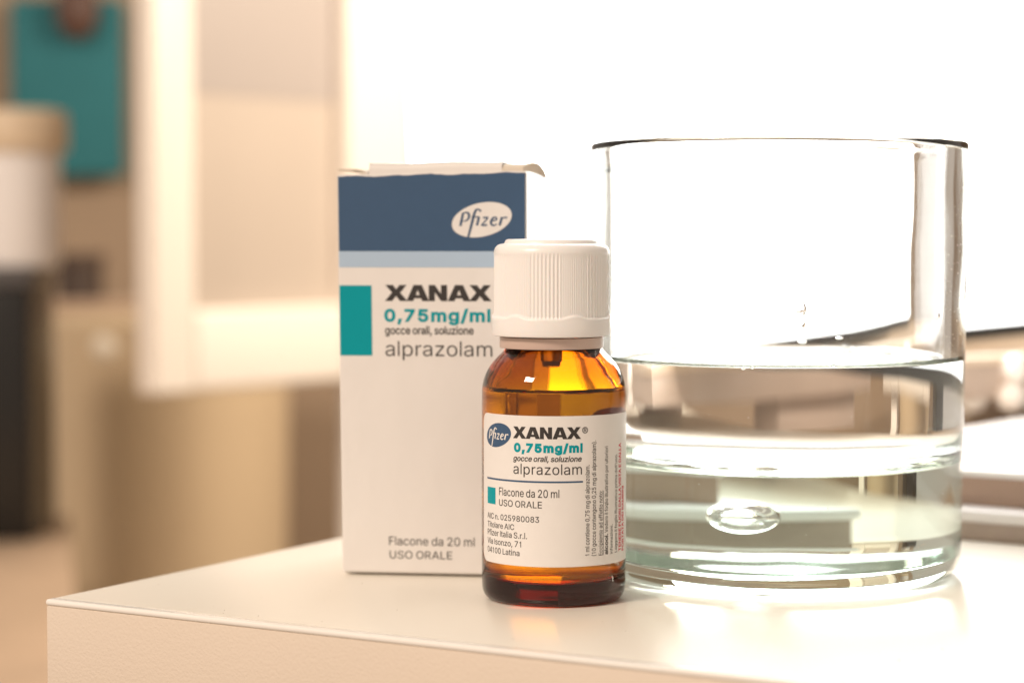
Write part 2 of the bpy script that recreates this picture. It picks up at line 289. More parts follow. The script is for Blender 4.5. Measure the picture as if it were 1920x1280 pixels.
def oval_logo_letters():
    """slanted letters of the oval badge; unit = half the oval's width, origin at its centre"""
    out = []
    def q(x, y): return ((x - 965) / 800, -(y - 620) / 800)
    def rb(*pts): out.append([(*q(x, y), wd / 800) for x, y, wd in catmull(pts, 4)])
    rb((392, 790, 62), (425, 640, 64), (462, 470, 62), (470, 432, 60))                       # stem of P
    rb((440, 470, 30), (520, 425, 34), (600, 440, 56), (628, 520, 66), (590, 615, 48), (500, 660, 26), (455, 640, 20))   # its bowl
    rb((940, 400, 66), (915, 365, 50), (860, 335, 36), (805, 375, 60), (755, 500, 66), (700, 720, 66), (640, 950, 60), (600, 1092, 52))  # long f
    rb((700, 548, 30), (800, 545, 34), (885, 545, 40))
    rb((895, 540, 60), (870, 640, 62), (838, 775, 60))                                      # i
    rb((1000, 570, 48), (1060, 560, 44), (1140, 560, 40)); rb((1130, 575, 34), (1050, 665, 36), (970, 755, 36)); rb((950, 765, 40), (1030, 770, 46), (1110, 760, 46))
    rb((1225, 655, 34), (1310, 640, 34), (1365, 600, 46), (1335, 555, 40), (1270, 570, 46), (1215, 660, 60), (1225, 745, 56), (1290, 775, 40), (1365, 740, 32))
    rb((1505, 550, 60), (1475, 660, 62), (1440, 775, 60)); rb((1485, 620, 30), (1540, 570, 34), (1600, 560, 46), (1640, 580, 52))
    return out
def ribbon_mesh(name, strokes, fn, m, parent, grid=None):
    """pen strokes [(x, y, width)...] -> strips of quads mapped onto a surface"""
    vs, fs = [], []
    for st in strokes:
        o = ribbon(st); n = len(st)
        L, R = o[:n], o[n:][::-1]; b = len(vs)
        vs += [p for q in zip(L, R) for p in q]
        fs += [(b + 2 * i, b + 2 * i + 1, b + 2 * i + 3, b + 2 * i + 2) for i in range(n - 1)]
    me = bpy.data.meshes.new(name); me.from_pydata([fn(*v) for v in vs], [], fs)
    return link(name, me, m, parent, True, 60)
def map_mesh(name, contours, fn, m, parent, offset=0.0, grid=None):
    """flat outline -> mesh -> mapped onto a surface by fn(u, v)"""
    K = 40.0                    # fill at a large scale: the filler drops tiny edges
    vs, fs = shape_mesh([[(x * K, y * K) for x, y in c] for c in contours], offset * K)
    vs = [(x / K, y / K) for x, y in vs]
    bm = bmesh.new(); V = [bm.verts.new((x, y, 0)) for x, y in vs]
    for f in fs:
        try: bm.faces.new([V[i] for i in f])
        except ValueError: pass
    if grid:
        lo = min(v.co.x for v in bm.verts); hi = max(v.co.x for v in bm.verts)
        x = math.ceil(lo / grid) * grid
        while x < hi:
            bmesh.ops.bisect_plane(bm, geom=bm.verts[:] + bm.edges[:] + bm.faces[:], plane_co=(x, 0, 0), plane_no=(1, 0, 0)); x += grid
    for f in bm.faces:
        if f.normal.z < 0: f.normal_flip()
    for v in bm.verts: v.co = Vector(fn(v.co.x, v.co.y))
    me = bpy.data.meshes.new(name); bm.to_mesh(me); bm.free()
    return link(name, me, m, parent, True, 60)

# ------------------------------------------------------------------ materials
M_wall = vary(mat('wall_paint', (0.34, 0.25, 0.17), 0.8), 6, 0.12)
M_floor = vary(mat('floor_tile', (0.5, 0.42, 0.34), 0.5), 4, 0.2)
M_wood = vary(mat('pale_wood', (0.52, 0.385, 0.27), 0.45), 20, 0.2)
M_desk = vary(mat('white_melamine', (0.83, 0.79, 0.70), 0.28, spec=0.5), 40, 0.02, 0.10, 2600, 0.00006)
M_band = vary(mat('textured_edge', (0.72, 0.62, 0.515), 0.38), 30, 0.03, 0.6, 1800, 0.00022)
M_card = vary(mat('white_card', (0.80, 0.77, 0.74), 0.45), 60, 0.03, 0.35, 110, 0.0008)
M_cardshade = vary(mat('shaded_card', (0.66, 0.58, 0.48), 0.8), 300, 0.05)  # tan base carries the shade of the carton's flaps
M_navy = vary(mat('navy_print', (0.043, 0.095, 0.185), 0.35), 300, 0.05)
M_pale = mat('pale_blue_print', (0.42, 0.55, 0.70), 0.4)
M_teal = mat('teal_print', (0.0, 0.31, 0.36), 0.4, spec=0.2)
M_ink = mat('dark_ink', (0.035, 0.03, 0.028), 0.5)
M_red = mat('red_ink', (0.62, 0.03, 0.06), 0.5)
M_paper = vary(mat('label_paper', (0.80, 0.77, 0.74), 0.35), 400, 0.03)
M_cap = mat('white_plastic', (0.88, 0.86, 0.84), 0.30)
M_cap.node_tree.nodes['Principled BSDF'].inputs['Subsurface Weight'].default_value = 0.25
M_cap.node_tree.nodes['Principled BSDF'].inputs['Subsurface Radius'].default_value = (0.0012, 0.0008, 0.0006)
M_collar = mat('shaded_collar', (0.62, 0.47, 0.40), 0.35)  # shade and amber light on the pale ring put into this base
M_dropper = mat('dropper_plastic', (0.75, 0.72, 0.68), 0.3)
M_dropper.node_tree.nodes['Principled BSDF'].inputs['Transmission Weight'].default_value = 0.6
AMB = (2300, (0.94, 0.815, 0.0))
M_amber = glass('amber_glass', 1.5, vol=AMB)
wet_ior(M_amber, 1.5, 1.5 / 1.36)
M_liq = glass('medicine_liquid', 1.36)
M_pass = clear('wet_contact')
GRN = (6, (0.35, 0.68, 0.50))
M_glass = glass('clear_glass', 1.5, rough=0.008, vol=GRN)
nt = M_glass.node_tree; g = next(n for n in nt.nodes if n.type == 'BSDF_GLASS')
tc = nt.nodes.new('ShaderNodeTexCoord'); n = nt.nodes.new('ShaderNodeTexNoise'); n.inputs['Scale'].default_value = 38; n.inputs['Detail'].default_value = 1
bp = nt.nodes.new('ShaderNodeBump'); bp.inputs['Strength'].default_value = 0.5; bp.inputs['Distance'].default_value = 0.0006
nt.links.new(tc.outputs['Object'], n.inputs['Vector']); nt.links.new(n.outputs['Fac'], bp.inputs['Height']); nt.links.new(bp.outputs['Normal'], g.inputs['Normal'])
wet_ior(M_glass, 1.5, 1.5 / 1.33)
M_water = glass('water', 1.33)
M_air = glass('air_in_glass', 1 / 1.5)

# ------------------------------------------------------------------ setting
fl = box('floor', -2500, 2500, -1500, 2600, -740, -720, M_floor, bevel=0); fl['kind'] = 'structure'
wl = box('wall', -640, 1500, 1900, 1980, -720, 700, M_wall, bevel=0); wl['kind'] = 'structure'

# ------------------------------------------------------------------ desk
c0 = G(97, 1119)
DYAW = math.radians(-30)
desk = thing('desk', 'white desk with pebbled front edge carrying carton, bottle and tumbler', 'desk', (c0.x, c0.y, 0), DYAW)
box('tabletop', 0.7, 820, 0.06, 660, -30, 0, M_desk, desk, 0.35, 3)
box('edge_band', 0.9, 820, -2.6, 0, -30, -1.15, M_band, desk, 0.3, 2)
M_edgelight = vary(mat('smooth_highlight_white', (0.86, 0.83, 0.78), 0.2), 40, 0.03)  # whiter strip stands in for the highlight along the desk's rounded edge
box('edge_highlight', 0.65, 820, -2.75, 0, -1.15, 0.08, M_edgelight, desk, 0.56, 5)
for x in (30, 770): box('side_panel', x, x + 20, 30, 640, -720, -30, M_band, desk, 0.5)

# ------------------------------------------------------------------ carton
ca = G(642, 1077)
CY = math.radians(-7)
CW, CD, CH = 39.2, 39.0, 83.9
carton = thing('medicine_carton', 'white medicine carton with navy top band and teal square behind amber bottle', 'carton', (ca.x, ca.y, 0), CY)
def cuv(x, y):                  # photo pixel -> carton front face (u, z)
    r = ray(x, y); n = Vector((math.sin(CY), -math.cos(CY), 0)); o = Vector((0, 0, H))
    p = o + r * ((ca - o).dot(n) / r.dot(n)); d = p - ca
    return d.x * math.cos(CY) + d.y * math.sin(CY), p.z
def rise(u, z):                 # its top edge climbs a little to the right
    return (0.55 + 0.75 * u / CW) * max(0, z / CH) ** 8
def lean(u, z):                 # the carton flares a little towards its top left
    return -0.9 * (z / CH) * (1 - u / CW)
bm = bmesh.new(); bmesh.ops.create_cube(bm, size=1)
for v in bm.verts: v.co = Vector(((v.co.x + .5) * CW, (v.co.y + .5) * CD, (v.co.z + .5) * CH))
for v in bm.verts:
    if v.co.z < 1: v.co.z = 0.55
bmesh.ops.subdivide_edges(bm, edges=bm.edges[:], cuts=5, use_grid_fill=True)
for v in bm.verts:
    x0 = v.co.x; v.co.x += lean(x0, v.co.z); v.co.z += rise(x0, v.co.z)
    k = math.sin(math.pi * min(1, max(0, v.co.z / CH))) * 0.25
    if v.co.x > CW - 0.1: v.co.x += k
bmesh.ops.bevel(bm, geom=[e for e in bm.edges if len(e.link_faces) == 2 and e.calc_face_angle(0) > 1], offset=0.35, segments=2, affect='EDGES')
bm_link('carton_body', bm, M_card, carton, True, 40)
box('bottom_flap', 2.4, CW - 1.6, 2.6, CD - 2, 0, 0.54, M_cardshade, carton, 0)
def cf(off):
    return lambda u, z: (u + lean(u, z), -off, z + (rise(u, z) if z > CH - 2 else 0))
def print_rect(name, u0, z0, u1, z1, m, off, jag=False):
    n = 40; top = []
    for i in range(n + 1):
        t = i / n; j = (random.uniform(-.06, .06) + .16 * math.sin(t * 9) * math.sin(t * 23)) if jag else 0
        top.append((u0 + (u1 - u0) * t, z1 - .1 + j if jag else z1))
    return map_mesh(name, [[(u0, z0)] + [(u1, z0)] + top[::-1]], cf(off), m, carton)
zb = cuv(640, 471)[1]; zp = cuv(640, 501)[1]
print_rect('navy_band', 0.25, zb, CW - 0.25, CH - 0.3, M_navy, 0.05, True)
print_rect('pale_band', 0.25, zp, CW - 0.25, zb, M_pale, 0.05)
t0 = cuv(637, 666); t1 = cuv(696, 535)
print_rect('teal_square', 0.25, t0[1], t1[0] + .6, t1[1], M_teal, 0.05)
def ctext(s, x0, x1, yb, yc, m=M_ink, bold=0.0, shear=0.0, heavy=False, track=0.0):
    u0, z0 = cuv(x0, yb); u1, _ = cuv(x1, yb); _, zc = cuv(x0, yc)
    c = fit(heavy_contours(s), u0, u1, z0, zc - z0, 1.0) if heavy else fit(text_contours(s, track, shear), u0, u1, z0, zc - z0)
    return map_mesh('lettering', c, cf(0.06), m, carton, bold)
ctext('XANAX', 726, 923, 564, 534, heavy=True)
ctext('0,75mg/ml', 726, 919, 601.5, 580.5, M_teal, 0.17, track=50)
ctext('gocce orali, soluzione', 726, 889, 626, 611.5, M_ink, 0.04)
ctext('alprazolam', 726, 924, 667, 639.5, M_ink, -0.02)
ctext('Flacone da 20 ml', 730, 890, 1021, 1005, M_ink, 0.0)
ctext('USO ORALE', 731, 848, 1046, 1031.5, M_ink, 0.0)
lc = cuv(905, 412); le = cuv(959, 412); lt = cuv(905, 380)
LR = (le[0] - lc[0]) * 1.02
map_mesh('logo_oval', [ellipse(lc[0], lc[1], LR * 1.02, LR * 0.565, math.radians(13))], cf(0.09), M_card, carton)
bpy.context.view_layer.update()
ribbon_mesh('lettering', [[(lc[0] + x * LR, lc[1] + y * LR, wd * LR) for x, y, wd in c] for c in oval_logo_letters()], cf(0.13), M_navy, carton)
# lid with a rounded front fold, two dust flaps peeping out at its ends
def sheet(name, pts, x0, x1, thick, m, n=10, warp=None):
    """a bent card: pts = (y, z) section, extruded from x0 to x1, with thickness"""
    bm = bmesh.new(); rows = []
    for i in range(n + 1):
        x = x0 + (x1 - x0) * i / n; row = []
        for (y, z) in pts:
            p = Vector((x, y, z)); 
            if warp: p = Vector(warp(p))
            row.append(bm.verts.new(p))
        rows.append(row)
    for i in range(n):
        for j in range(len(pts) - 1):
            bm.faces.new((rows[i][j], rows[i + 1][j], rows[i + 1][j + 1], rows[i][j + 1]))
    bmesh.ops.recalc_face_normals(bm, faces=bm.faces)
    bmesh.ops.solidify(bm, geom=bm.faces[:], thickness=thick)
    return bm_link(name, bm, m, carton, True, 40)
sec = catmull([(0.5, CH - 1.0), (0.45, CH + 0.5), (0.8, CH + 1.35), (1.8, CH + 1.75), (12, CH + 1.9), (38.6, CH + 0.3)], 4)
sheet('lid', sec, 5.9, 34.0, 0.35, M_card, 12, lambda p: (p.x, p.y, p.z + 1.05 + 0.015 * p.x + 0.12 * math.sin(p.x * .35)))
sheet('dust_flap', [(0.4, CH + 0.05), (14, CH + 0.3), (30, CH + 0.2)], -0.7, 5.6, 0.4, M_cardshade, 8,
      lambda p: (p.x, p.y, p.z + 1.7 - 0.9 * max(0, (p.x - 3) / 2.6) ** 2))
sheet('dust_flap', catmull([(0.3, CH + 0.15), (0.8, CH + 0.9), (2.4, CH + 1.6), (10, CH + 1.9), (20, CH + 1.8)], 3), 34.0, 39.6, 0.35, M_cardshade, 14,
      lambda p: (p.x, p.y + max(0, p.x - 40.5) * 1.1, p.z + 1.1 + 0.35 * math.sin(max(0, p.x - 38.6) * .9)))

ear = catmull([(38.4, .15), (38.5, 1.0), (39.6, 1.5), (41.0, 1.75), (42.0, 1.2), (42.7, 0.1), (43.1, -1.25), (42.2, -0.95), (41.0, -0.35), (39.7, 0.05), (38.4, .15)], 3)[:-1]
bm = bmesh.new(); fv = [bm.verts.new((x, 0.7 + 0.14 * max(0, x - 38.4) ** 1.5 - .5 * z, CH + 1.15 + z)) for x, z in ear]
bm.faces.new(fv); bmesh.ops.triangulate(bm, faces=bm.faces[:])
bmesh.ops.solidify(bm, geom=bm.faces[:], thickness=0.35)
bm_link('flap_corner', bm, M_cardshade, carton, True, 40)

# ------------------------------------------------------------------ bottle
BX, BY, RB = P(1038.5, 445, 430).x, 430.0, 14.25
BRZ = -math.atan2(BX, BY)
bottle = thing('medicine_bottle', 'amber glass dropper bottle with white ribbed cap and printed paper label', 'bottle', (BX, BY, 0), BRZ)
NX = -0.45                      # neck and cap sit a touch left of the body's axis
def bcurve(p, n=5): return catmull(p, n)
outer = [(0, 1.3), (9, 1.1)] + bcurve([(10.6, 0.5), (11.6, 0.05), (12.4, 0.0), (13.4, 0.45), (14.05, 1.6), (14.25, 3.2), (14.25, 5)]) \
    + [(14.25, z) for z in (10, 20, 30, 37)] + bcurve([(14.25, 39.5), (14.2, 41.5), (13.85, 43.4), (13.1, 45.2), (12.0, 46.8), (10.7, 48.2), (9.7, 49.3), (9.1, 50.6), (8.9, 52)]) \
    + [(8.9, 58), (8.9, 62), (8.6, 62.6), (6.0, 62.6), (5.5, 62)]
inner = [(5.4, 58), (5.4, 53)] + bcurve([(5.5, 51.4), (6.0, 49.9), (7.2, 48.2), (8.7, 46.8), (10.3, 45.2), (11.6, 43.6), (12.4, 42.1), (12.6, 41.2)]) \
    + [(12.6, z) for z in (38, 30, 20, 10)] + bcurve([(12.6, 7), (12.45, 5.6), (11.8, 4.7), (10.6, 4.3), (9, 4.2)]) + [(4, 4.5), (0, 4.7)]
prof = outer + inner
LEV = 41.2
def bshift(a, r, z): return (r, z)
iw = next(i for i in range(len(outer), len(prof)) if prof[i][1] <= LEV + 0.01)
flag_wet(lathe('glass_body', prof, M_amber, bottle, 128, lambda i: 1 if i >= iw else 0, 50))
li = [(r - 0.03 if r > 0.05 else 0, z + 0.03) for r, z in prof[iw:]][::-1]
liq_top = [(12.57, LEV + 0.75), (12.2, LEV + 0.3), (11.6, LEV + 0.06), (10.6, LEV), (6, LEV), (0, LEV)]
liq = lathe('liquid_medicine', li + liq_top, [M_liq, M_pass], None, 128, lambda i: 1 if i < len(li) else 0, 50)
tag(liq, 'clear liquid medicine filling the amber bottle up to its shoulder', 'liquid')
liq.location = Vector((BX, BY, 0)) * MM; liq.rotation_euler = (0, 0, BRZ)
# dropper insert inside the neck
lathe('dropper_insert', [(0, 46.2), (1.6, 46.2), (2.1, 46.6), (2.2, 50.5), (3.2, 51.2), (5.0, 51.6), (5.2, 52.2), (5.25, 62.7), (5, 63.2), (3.2, 63.3), (0, 63.3)], M_dropper, bottle, 48, cx=NX)
lathe('collar', [(9.2, 49.75), (10.15, 49.6), (10.25, 49.8), (10.25, 51.7), (9.2, 51.75)], M_collar, bottle, 96, cx=NX)
RIBA = math.radians(31)
def rib(a):
    th = (math.degrees(a) + 90 + 22) % 360          # 0 at the left end of the bold group that faces us
    k = th % 60
    if k < 31:
        return -0.17 * (0.5 - 0.5 * math.cos(2 * math.pi * k / (31 / 8)))**1.0, 0.0
    return -0.10 + 0.035 * math.cos(2 * math.pi * (k - 31) / (29 / 15)), math.sin(math.pi * (k - 31) / 29)
def capr(a, r, z):
    if 55.0 <= z < 68.2 and r > 11:
        d, wv = rib(a); zw = 55.6 + 0.6 * wv ** 1.5
        t = min(1, max(0, (z - zw + 0.25) / 0.5)); t = t * t * (3 - 2 * t)
        up = min(1, max(0, (68.1 - z) / 0.5))
        return (11.8 * (1 - t) + (11.42 + d * up) * t, z)
    return (r, z)
capp = [(9.3, 52.1), (11.3, 51.95), (11.7, 52.1), (11.8, 52.4), (11.8, 54), (11.8, 55.0)] + [(11.5, 55.0 + i * 0.14) for i in range(1, 19)] \
    + [(11.5, 58 + i) for i in range(10)] + [(11.42, 67.6), (11.42, 68.0)] + bcurve([(11.42, 68.3), (11.3, 68.9), (10.95, 69.5), (10.4, 69.9), (9.7, 70.05), (9.35, 70.1)], 3) \
    + [(9.2, 70.5), (9.0, 70.8), (8.6, 70.95), (5, 71.0), (0, 71.0)]
lathe('cap', capp, M_cap, bottle, 1080, angle=50, cx=NX, rfn=capr)

RL = RB + 0.09
nb = math.hypot(BX, BY)
def buv(x, y):                  # photo pixel -> (arc length, z) on the label cylinder
    r = ray(x, y); c, s = math.cos(-BRZ), math.sin(-BRZ)
    d = Vector((r.x * c - r.y * s, r.x * s + r.y * c, r.z))
    A = d.x ** 2 + d.y ** 2; B = -2 * d.y * nb; C = nb * nb - RL * RL
    q = max(0, B * B - 4 * A * C); t = (-B - math.sqrt(q)) / (2 * A)
    return math.atan2(d.x * t, nb - d.y * t) * RL, H + d.z * t
def cyl(off):
    R = RL + off
    return lambda u, z: (R * math.sin(u / RL), -R * math.cos(u / RL), z)
uL = math.radians(-73.0) * RL; uR = math.radians(165) * RL
zB = buv(1038, 1063)[1]; zT = buv(1038, 780)[1]
rc = 2.0; oc = []
for (cx, cy, a0) in ((uR - rc, zB + rc, -90), (uR - rc, zT - rc, 0), (uL + rc, zT - rc, 90), (uL + rc, zB + rc, 180)):
    oc += [(cx + rc * math.cos(math.radians(a0 + k * 15)), cy + rc * math.sin(math.radians(a0 + k * 15))) for k in range(7)]
label = map_mesh('label', [oc], cyl(0), M_paper, bottle, grid=0.5)
def ltext(s, x0, x1, yb, yc, m=M_ink, bold=0.0, shear=0.0, heavy=False, track=0.0, xr=None):
    """x0, x1: pixel ends of the line; yb, yc: baseline and cap line measured at pixel xr"""
    xr = xr or x1
    u0, u1 = buv(x0, yb)[0], buv(x1, yb)[0]; z0, zc = buv(xr, yb)[1], buv(xr, yc)[1]
    c = fit(heavy_contours(s), u0, u1, z0, zc - z0, 1.0) if heavy else fit(text_contours(s, track, shear), u0, u1, z0, zc - z0)
    return map_mesh('lettering', c, cyl(0.03), m, label, bold, 0.5)
ltext('XANAX', 962, 1089.5, 823, 800.7, heavy=True, xr=1060)
ltext('0,75mg/ml', 965, 1091, 847.3, 832.9, M_teal, 0.16, track=70, xr=1060)
ltext('gocce orali, soluzione', 962.7, 1090.3, 865.3, 855.4, M_ink, 0.035, 0.2, xr=1060)
ltext('alprazolam', 962.7, 1091, 889.8, 870.5, M_ink, 0.0, xr=1060, track=10)
ur = buv(1097, 806); rr = 0.62
map_mesh('lettering', [ellipse(ur[0], ur[1], rr, rr, n=28), ellipse(ur[0], ur[1], rr - .13, rr - .13, n=28)[::-1]], cyl(0.03), M_ink, label, 0, 0.5)
map_mesh('lettering', fit(text_contours('R'), ur[0] - .26, ur[0] + .3, ur[1] - .36, .72), cyl(0.03), M_ink, label, 0.02, 0.5)
a, b = buv(914, 896), buv(1093, 902.5)
map_mesh('rule_line', [[(a[0], b[1] - .17), (b[0], b[1] - .17), (b[0], b[1] + .17), (a[0], b[1] + .17)]], cyl(0.03), M_navy, label, 0, 0.5)
a, b = buv(914.6, 942), buv(929.2, 914)
map_mesh('teal_square', [[(a[0], a[1]), (b[0], a[1]), (b[0], b[1]), (a[0], b[1])]], cyl(0.03), M_teal, label, 0, 0.5)
ltext('Flacone da 20 ml', 936, 1048.5, 933, 918.2, M_ink, 0.01, xr=1040)
ltext('USO ORALE', 936, 1016, 952.5, 940.3, M_ink, 0.01)
ltext('AIC n. 025980083', 914.6, 1010.8, 979.3, 968.6, M_ink, 0.01)
ltext('Titolare AIC', 914.8, 964, 993.0, 982.6, M_ink, 0.01)
ltext('Pfizer Italia S.r.l.', 914.8, 988, 1010, 999.0, M_ink, 0.01)
ltext('Via Isonzo, 71', 914.8, 977, 1025.4, 1014.6, M_ink, 0.01)
ltext('04100 Latina', 914.8, 974, 1041.8, 1031, M_ink, 0.01)
a, b = buv(913.6, 816), buv(957.8, 816); lw = (b[0] - a[0]) / 2; lx = (a[0] + b[0]) / 2; lz = buv(940, 816)[1]
map_mesh('logo_oval', [ellipse(lx, lz, lw * 1.03, lw * 0.62, math.radians(12))], cyl(0.03), M_navy, label, 0, 0.5)
ribbon_mesh('lettering', [[(lx + x * lw, lz + y * lw * 1.05, wd * lw * 1.1) for x, y, wd in c] for c in oval_logo_letters()], cyl(0.06), M_paper, label)
def vtext(s, xb, xc, y0, y1, m=M_ink, bold=0.0, under=False):
    """a line running upwards: baseline at pixel xb, cap line at pixel xc, from pixel y0 (low) to y1 (high)"""
    ub, uc = buv(xb, y0)[0], buv(xc, y0)[0]; z0, z1 = buv(xb, y0)[1], buv(xb, y1)[1]
    c = fit(text_contours(s), z0, z1, 0, abs(uc - ub))
    if under: map_mesh('rule_line', [[(ub + .3, z0), (ub + .3, z1), (ub + .2, z1), (ub + .2, z0)]], cyl(0.03), m, label)
    return map_mesh('lettering', [[(ub - v, h) for h, v in q] for q in c], cyl(0.03), m, label, bold, 0.5)
vtext('1 ml contiene 0,75 mg di alprazolam.', 1105, 1097.2, 1041, 871, bold=0.01)
vtext('(10 gocce contengono 0,25 mg di alprazolam).', 1117, 1109.5, 1041, 825, bold=0.01)
vtext('Eccipiente ad effetto noto:', 1129.5, 1122.5, 1040, 919, bold=0.01, under=True)
vtext('alcool.', 1139.5, 1133.7, 1038, 1000, bold=0.045)
vtext('Vedere il foglio illustrativo per ulteriori', 1139.5, 1133.7, 997, 836, bold=0.01)
vtext('informazioni.', 1148.5, 1143.7, 1037, 982, bold=0.01)
vtext("Leggere il foglio illustrativo prima dell'uso.", 1156.5, 1152.2, 1034, 850, bold=0.01)
vtext('TENERE FUORI DALLA VISTA E DALLA', 1163.6, 1159.6, 1031, 830, M_red, 0.045)
vtext('PORTATA DEI BAMBINI', 1168.6, 1165.4, 1030, 910, M_red, 0.045)

# ------------------------------------------------------------------ tumbler
GX, GY = P(1456, 300, 465).x, 465.0
tum = thing('glass_tumbler', 'thick based clear glass tumbler with air bubble, half full of water', 'tumbler', (GX, GY, 0))
WL = 45.4
gout = [(0, 1.6), (15, 1.5), (26, 1.3)] + bcurve([(30.5, 1.0), (33.0, 0.4), (34.6, 0.0), (35.8, 0.15), (37.2, 0.9), (38.5, 2.5), (39.15, 4.6), (39.35, 7.0), (39.4, 10)]) \
    + [(39.45, 18), (39.55, 26), (39.65, 36), (39.8, 50), (40.0, 70), (40.13, 89)] + bcurve([(40.15, 90.3), (40.05, 90.8), (39.7, 91.1), (38.9, 91.25), (37.4, 91.2), (36.4, 90.95), (35.9, 90.4), (35.65, 89.6), (35.6, 88)], 4)
gin = [(35.4, 78), (35.3, 60), (35.25, WL + 1.2), (35.2, WL)] + [(35.2, 38)] + bcurve([(35.15, 33.5), (35.0, 31.0), (34.5, 28.2), (33.4, 26.0), (32.0, 24.6), (29.0, 23.7), (25, 23.2)]) + [(15, 22.7), (6, 22.4), (0, 22.3)]
gp = gout + gin
gw = next(i for i in range(len(gout), len(gp)) if gp[i][1] <= WL + 1.21)
flag_wet(lathe('glass_body', gp, M_glass, tum, 192, lambda i: 1 if i >= gw else 0, 60))
sphere('air_bubble', 1, M_air, (-5.2, -4, 13.6), tum, (5.6, 5.6, 3.5), 48)
wi = [(r - 0.03 if r > 0.05 else 0, z + 0.03) for r, z in gp[gw:]][::-1]
wtop = [(35.22, WL + 1.19), (34.8, WL + 0.6), (34.2, WL + 0.25), (33.3, WL + 0.06), (31.8, WL), (15, WL), (0, WL)]
wa = lathe('water', wi + wtop, [M_water, M_pass], None, 192, lambda i: 1 if i < len(wi) else 0, 60)
wa.location = Vector((GX, GY, 0)) * MM
tag(wa, 'still clear water filling the lower half of the glass tumbler', 'water')
# drops clinging to the outer wall
def drop(px, py, rw, rh, label):
    r = ray(px, py); ox, oy = -GX, -GY; R = 39.95
    A = r.x ** 2 + r.y ** 2; B = 2 * (r.x * ox + r.y * oy); C = ox * ox + oy * oy - R * R
    t = (-B - math.sqrt(B * B - 4 * A * C)) / (2 * A); p = Vector((0, 0, H)) + r * t
    bm = bmesh.new(); bmesh.ops.create_uvsphere(bm, u_segments=20, v_segments=14, radius=1)
    n = Vector((p.x - GX, p.y - GY, 0)).normalized(); s = Vector((-n.y, n.x, 0))
    for v in bm.verts:
        c = v.co.copy(); k = 1 - 0.45 * max(0, c.z)
        v.co = s * (c.x * rw * k) + n * (c.y * 0.5 * rw * k + 0.28 * rw) + Vector((0, 0, c.z * rh))
    o = bm_link('water_drop', bm, M_water, None, True, 180); o.location = p * MM
    tag(o, label, 'drop', 'drops on the tumbler wall')
drop(1502, 578, 1.1, 1.7, 'largest water drop on the tumbler wall, above the thin trickle')
drop(1506, 602, 0.5, 1.8, 'thin water trickle below the largest drop on tumbler wall')
drop(1573, 633, 0.9, 0.35, 'flat wide water drop just above the water line, right of trickle')
drop(1504, 640, 1.0, 0.5, 'flat wide water drop just above the water line, below trickle')
drop(1757, 592, 0.7, 0.75, 'small round water drop near the right edge of the tumbler')

def cluster(name, pts, m, parent):
    bm = bmesh.new()
    for (p, r) in pts:
        k = bmesh.ops.create_icosphere(bm, subdivisions=2, radius=r)
        for v in k['verts']: v.co += Vector(p)
    o = bm_link(name, bm, m, parent, True, 180); o['kind'] = 'stuff'; return o
pts = []
for i in range(260):
    a = math.radians(random.uniform(-175, -5)); z = random.uniform(8, 86) if i % 3 else random.uniform(48, 80)
    R_ = 39.45 + 0.68 * min(1, max(0, (z - 11) / 75)) + 0.04
    if i % 3 == 0: a = math.radians(random.gauss(-35, 14))
    pts.append(((R_ * math.cos(a), R_ * math.sin(a), z), abs(random.gauss(0.035, 0.03)) + 0.025))
cluster('dust_specks', pts, mat('dust', (0.7, 0.66, 0.6), 0.9), tum)
pts = [((random.uniform(2, 230), random.uniform(2, 200), 0.02), abs(random.gauss(0, .05)) + 0.03) for i in range(160)]
cluster('dust_specks', pts, mat('desk_dust', (0.42, 0.37, 0.31), 0.9), desk)
pts = []
for i in range(46):
    a = math.radians(random.choice((random.gauss(38, 16), random.gauss(75, 20), random.uniform(-180, 0)))); r = abs(random.gauss(0, .28)) + 0.12
    q = 35.0 - abs(random.gauss(0.3, 0.8))
    pts.append(((q * math.cos(a), q * math.sin(a), WL + r * .5 + max(0, (q - 33.5) * .35)), r))
bub = cluster('surface_bubbles', pts, M_water, wa)

# ------------------------------------------------------------------ right: notebook, flat box, riser, monitor
n0 = G(1795, 1011); n1 = G(1920, 1022)
NY = math.atan2((n1 - n0).y, (n1 - n0).x)
M_white = mat('white_cover', (0.82, 0.80, 0.78), 0.3)
M_page = vary(mat('shaded_pages', (0.42, 0.34, 0.28), 0.8), 200, 0.15)  # pages darkened: their shade is in the base colour
M_brown = vary(mat('shade_brown', (0.40, 0.28, 0.21), 0.6), 60, 0.1)  # brown carries the shade on the flat box's side
nbk = thing('notebook', 'thin notebook with white cover lying beneath the flat box, right of tumbler', 'notebook', (n0.x, n0.y, 0), NY)
box('page_block', -55, 158, 0.5, 138, 0.0, 4.4, M_page, nbk, 0.2)
box('cover', -56, 160, -0.3, 140, 4.4, 7.4, M_white, nbk, 0.9, 3)
fb = thing('flat_box', 'flat box, side browned as shade and lid whitened as screen glare, lying on the notebook', 'box', (n0.x, n0.y, 7.4), NY)
box('box_base', -50, 190, 8, 210, 0, 6.8, M_brown, fb, 0.4)
box('lid', -50.4, 190.4, 7.6, 210.4, 6.8, 8.6, mat('glare_white', (0.85, 0.84, 0.82), 0.25), fb, 0.5)  # lid's white stands in for the bright screen reflected on top
ZL = 7.4 + 8.6
SY = math.radians(35)
s0 = P(1808, 612, 700)
M_alu = mat('white_plastic_case', (0.82, 0.80, 0.77), 0.35)
M_bez = mat('black_bezel', (0.02, 0.022, 0.022), 0.4)
m_em = bpy.data.materials.new('lit_screen'); m_em.use_nodes = True
nt = m_em.node_tree; b = nt.nodes['Principled BSDF']; b.inputs['Base Color'].default_value = (0.02, 0.02, 0.02, 1)
